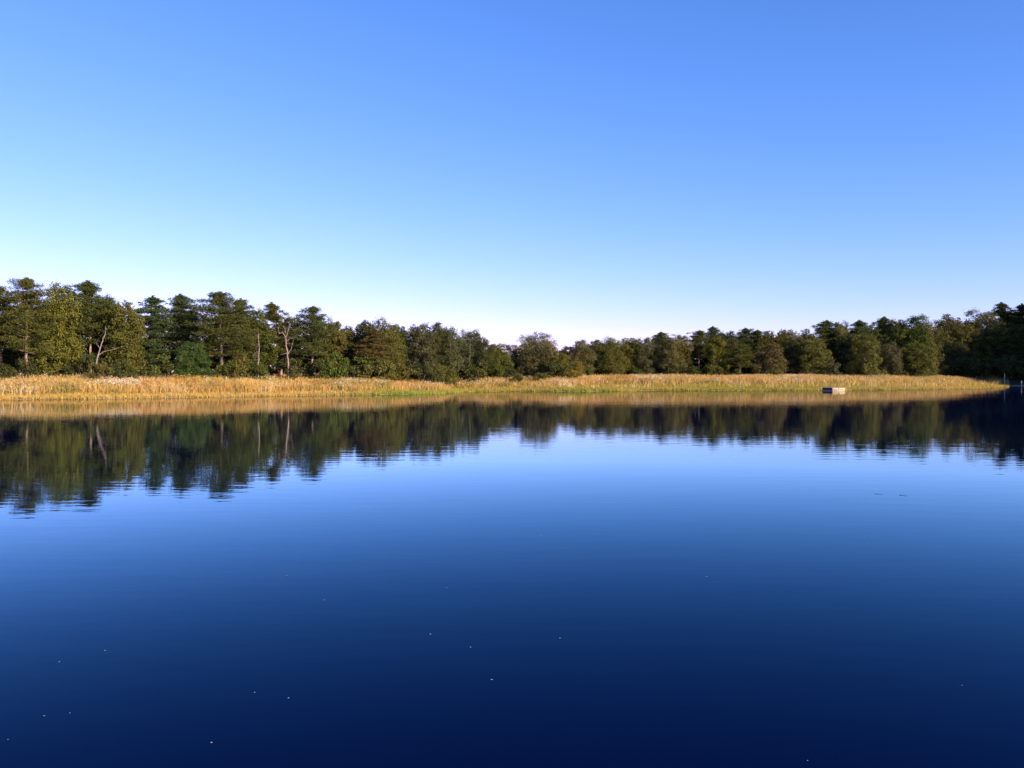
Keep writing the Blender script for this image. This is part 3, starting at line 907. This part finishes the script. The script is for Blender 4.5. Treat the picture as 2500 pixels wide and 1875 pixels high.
# ------------------------------------------------------------------ swimming raft
RD = 127.0
ra = wx(2041, RD)
raft = root('swimming_raft', (ra, RD + .9, 0), 'square wooden raft, cream right side and shade-coloured dark left side, moored off the grass', 'raft', None, math.radians(16.6))
raft.scale = (.90, .90, .64)
s2 = 1.23       # half side
mb = MB(); mb.box((0, 0, .30), (2 * s2 - .12, 2 * s2 - .12, .74), 0, .02)
obj('float_box', mb.mesh('float_box'), M_DARK, raft)
for i in range(9):
    mb = MB(); w = 2 * s2 / 9
    mb.box((-s2 + w * (i + .5), 0, .705), (w - .02, 2 * s2 + .06, .05), 0, .008)
    obj('deck_plank', mb.mesh('deck_plank'), M_GREY, raft)
for a, mat in ((0, M_CREAM), (1, M_CREAM), (2, M_DARK), (3, M_DARK)):  # left and back boards coloured dark to stand for their shade
    ca = a * math.pi / 2
    for z, hgt, nm in ((.46, .42, 'side_board'), (.115, .19, 'lower_board')):
        mb = MB()
        off = np.array((math.sin(ca) * s2, -math.cos(ca) * s2, 0))
        mb.box((off[0], off[1], z), (2 * s2 - .05, .05, hgt), ca, .008)
        m_ = mat if nm == 'side_board' or mat is M_CREAM else M_GREY  # lower boards of the shade-coloured sides go grey instead of cream
        obj(nm, mb.mesh(nm), m_, raft)
for sx in (-1, 1):
    for sy in (-1, 1):
        mb = MB(); mb.box((sx * (s2 + .005), sy * (s2 + .005), .34), (.09, .09, .70), 0, .012)
        obj('corner_post', mb.mesh('corner_post'), M_DARK if sx < 0 else M_CREAM, raft)  # left posts coloured dark, the same painted shade
mb = MB()
mb.box((.02, -s2 - .045, .585), (.22, .04, .10), 0, .01); mb.box((.02, -s2 - .045, .50), (.11, .04, .10), 0, .01)
obj('mooring_bracket', mb.mesh('mooring_bracket'), M_DARK, raft)
for x0 in (-.28, .28):
    mb = MB()
    mb.tube([(x0 + .05, s2 - .3, .74), (x0 + .05, s2 - .3, .86), (x0 + .05, s2 - .05, .90), (x0 + .05, s2 + .12, .80), (x0 + .05, s2 + .14, .0)], [.022] * 5, 6)
    obj('ladder_rail', mb.mesh('ladder_rail', True), M_POST, raft)

# ------------------------------------------------------------------ posts in the water
def post(px, base_row, top_row, rad, label, seed, crook):
    d = EYE * F / (base_row - HORIZON)
    rng = np.random.default_rng(seed)
    x = wx(px, d); h = wz(top_row, d)
    mb = MB()
    z = np.linspace(-.8, h, 12)
    pts = np.stack([rng.normal(size=12) * .015 - crook * (z / h), rng.normal(size=12) * .015, z], -1)
    mb.tube(pts, np.linspace(rad, rad * .62, 12) * rng.uniform(.9, 1.1, 12), 8)
    r = root('wooden_post', (x, d, 0), label, 'post', 'pale posts standing in the water')
    obj('shaft', mb.mesh('shaft', True), M_POST, r)
    mb = MB()
    mb.box((-crook * .82, -rad * .8, h * .82), (rad * 2.3, .06, .16), 0, .01)
    obj('band', mb.mesh('band'), M_GREY, r)
    return r


post(2453, 943.0, 911.5, .10, 'tall pale post in the water at the tip of the grassy point', 3, .06)
post(2494, 944.0, 930.0, .10, 'short pale stump of a post in the water at the right edge', 4, .05)

# ------------------------------------------------------------------ small things floating on the lake
FLECKS = [
    (254, 1591, .9, 'pale fleck high on the left, upper of the left pair'), (142, 1619, .7, 'pale fleck on the left, lower of the left pair'), (104, 1752, .7, 'pale fleck nearest the lower left corner'),
    (167, 1745, .5, 'faint fleck right beside the one nearest the lower left corner'), (620, 1694, .8, 'pale fleck left one of the bottom-left-centre pair'), (703, 1708, 1.0, 'pale fleck right one of the bottom-left-centre pair'),
    (514, 1818, 1.1, 'bright fleck lowest on the left half of the lake'), (15, 1810, .5, 'tiny fleck at the left edge near the bottom'), (1091, 1437, .6, 'tiny fleck above the centre cluster'),
    (1051, 1551, .9, 'pale fleck at the left of the centre cluster'), (1149, 1583, .9, 'pale fleck in the middle of the centre cluster'), (1368, 1561, .9, 'pale fleck at the right of the centre cluster'),
    (1201, 1663, 1.3, 'brightest fleck, lowest of the centre cluster'), (1726, 1410, 1.0, 'lone pale fleck right of centre on blue water'), (1322, 1308, .7, 'highest pale fleck near the middle of the lake'),
    (2129, 1315, 1.0, 'pale fleck high on the right side of the lake'), (699, 1407, .6, 'faint fleck on the left middle water, upper one'), (791, 1467, .7, 'faint fleck on the left middle water, lower one'),
    (1975, 1862, .7, 'tiny fleck at the bottom edge, right half'), (2353, 1677, .5, 'faint fleck far right on the dark water'),
]
for i, (px, py, s, lab) in enumerate(FLECKS):
    rng = np.random.default_rng(300 + i)
    d = EYE * F / (py - HORIZON)
    # a curled seed-down or petal a few centimetres long: a small cupped oval
    L = .0062 * d * s * .25 + .004
    u = np.linspace(-1, 1, 7); a = np.linspace(-1, 1, 4)
    U, A_ = np.meshgrid(u, a)
    wdt = np.sqrt(np.maximum(0, 1 - U ** 2)) * .42 + .02
    g = np.stack([U * L / 2, A_ * wdt * L / 2 * 1.6, .12 * L * (U ** 2 + .8 * A_ ** 2) + .05 * L], -1).reshape(-1, 3)
    I2 = np.arange(28).reshape(4, 7)
    qd = np.stack([I2[:-1, :-1], I2[:-1, 1:], I2[1:, 1:], I2[1:, :-1]], -1).reshape(-1, 4)
    o = obj('floating_fleck', mesh_np('floating_fleck', g, qd, smooth=True), M_FLUFF)
    o.location = (wx(px, d), d, .002); o.rotation_euler = (0, 0, rng.uniform(-.5, .5))
    o['label'] = lab; o['category'] = 'fleck'; o['group'] = 'pale flecks floating on the lake'
for i, (px, py, ln, lab) in enumerate(((2207, 1210, .10, 'dark wet twig floating right, the longer-lasting dash of two'), (2146, 1207, .12, 'thin dark twig floating just left of the other twig'))):
    d = EYE * F / (py - HORIZON)
    mb = MB(); rng = np.random.default_rng(400 + i)
    limb(mb, np.array((-ln / 2, .05, .006)), np.array((ln / 2, -.05, .004)),   .004 if i == 0 else .0025, .0015, rng, 6, .03, 5)
    o = obj('floating_twig', mb.mesh('floating_twig', True), M_TWIG)
    o.location = (wx(px, d), d, 0)
    o['label'] = lab; o['category'] = 'twig'; o['group'] = 'twigs floating on the lake'
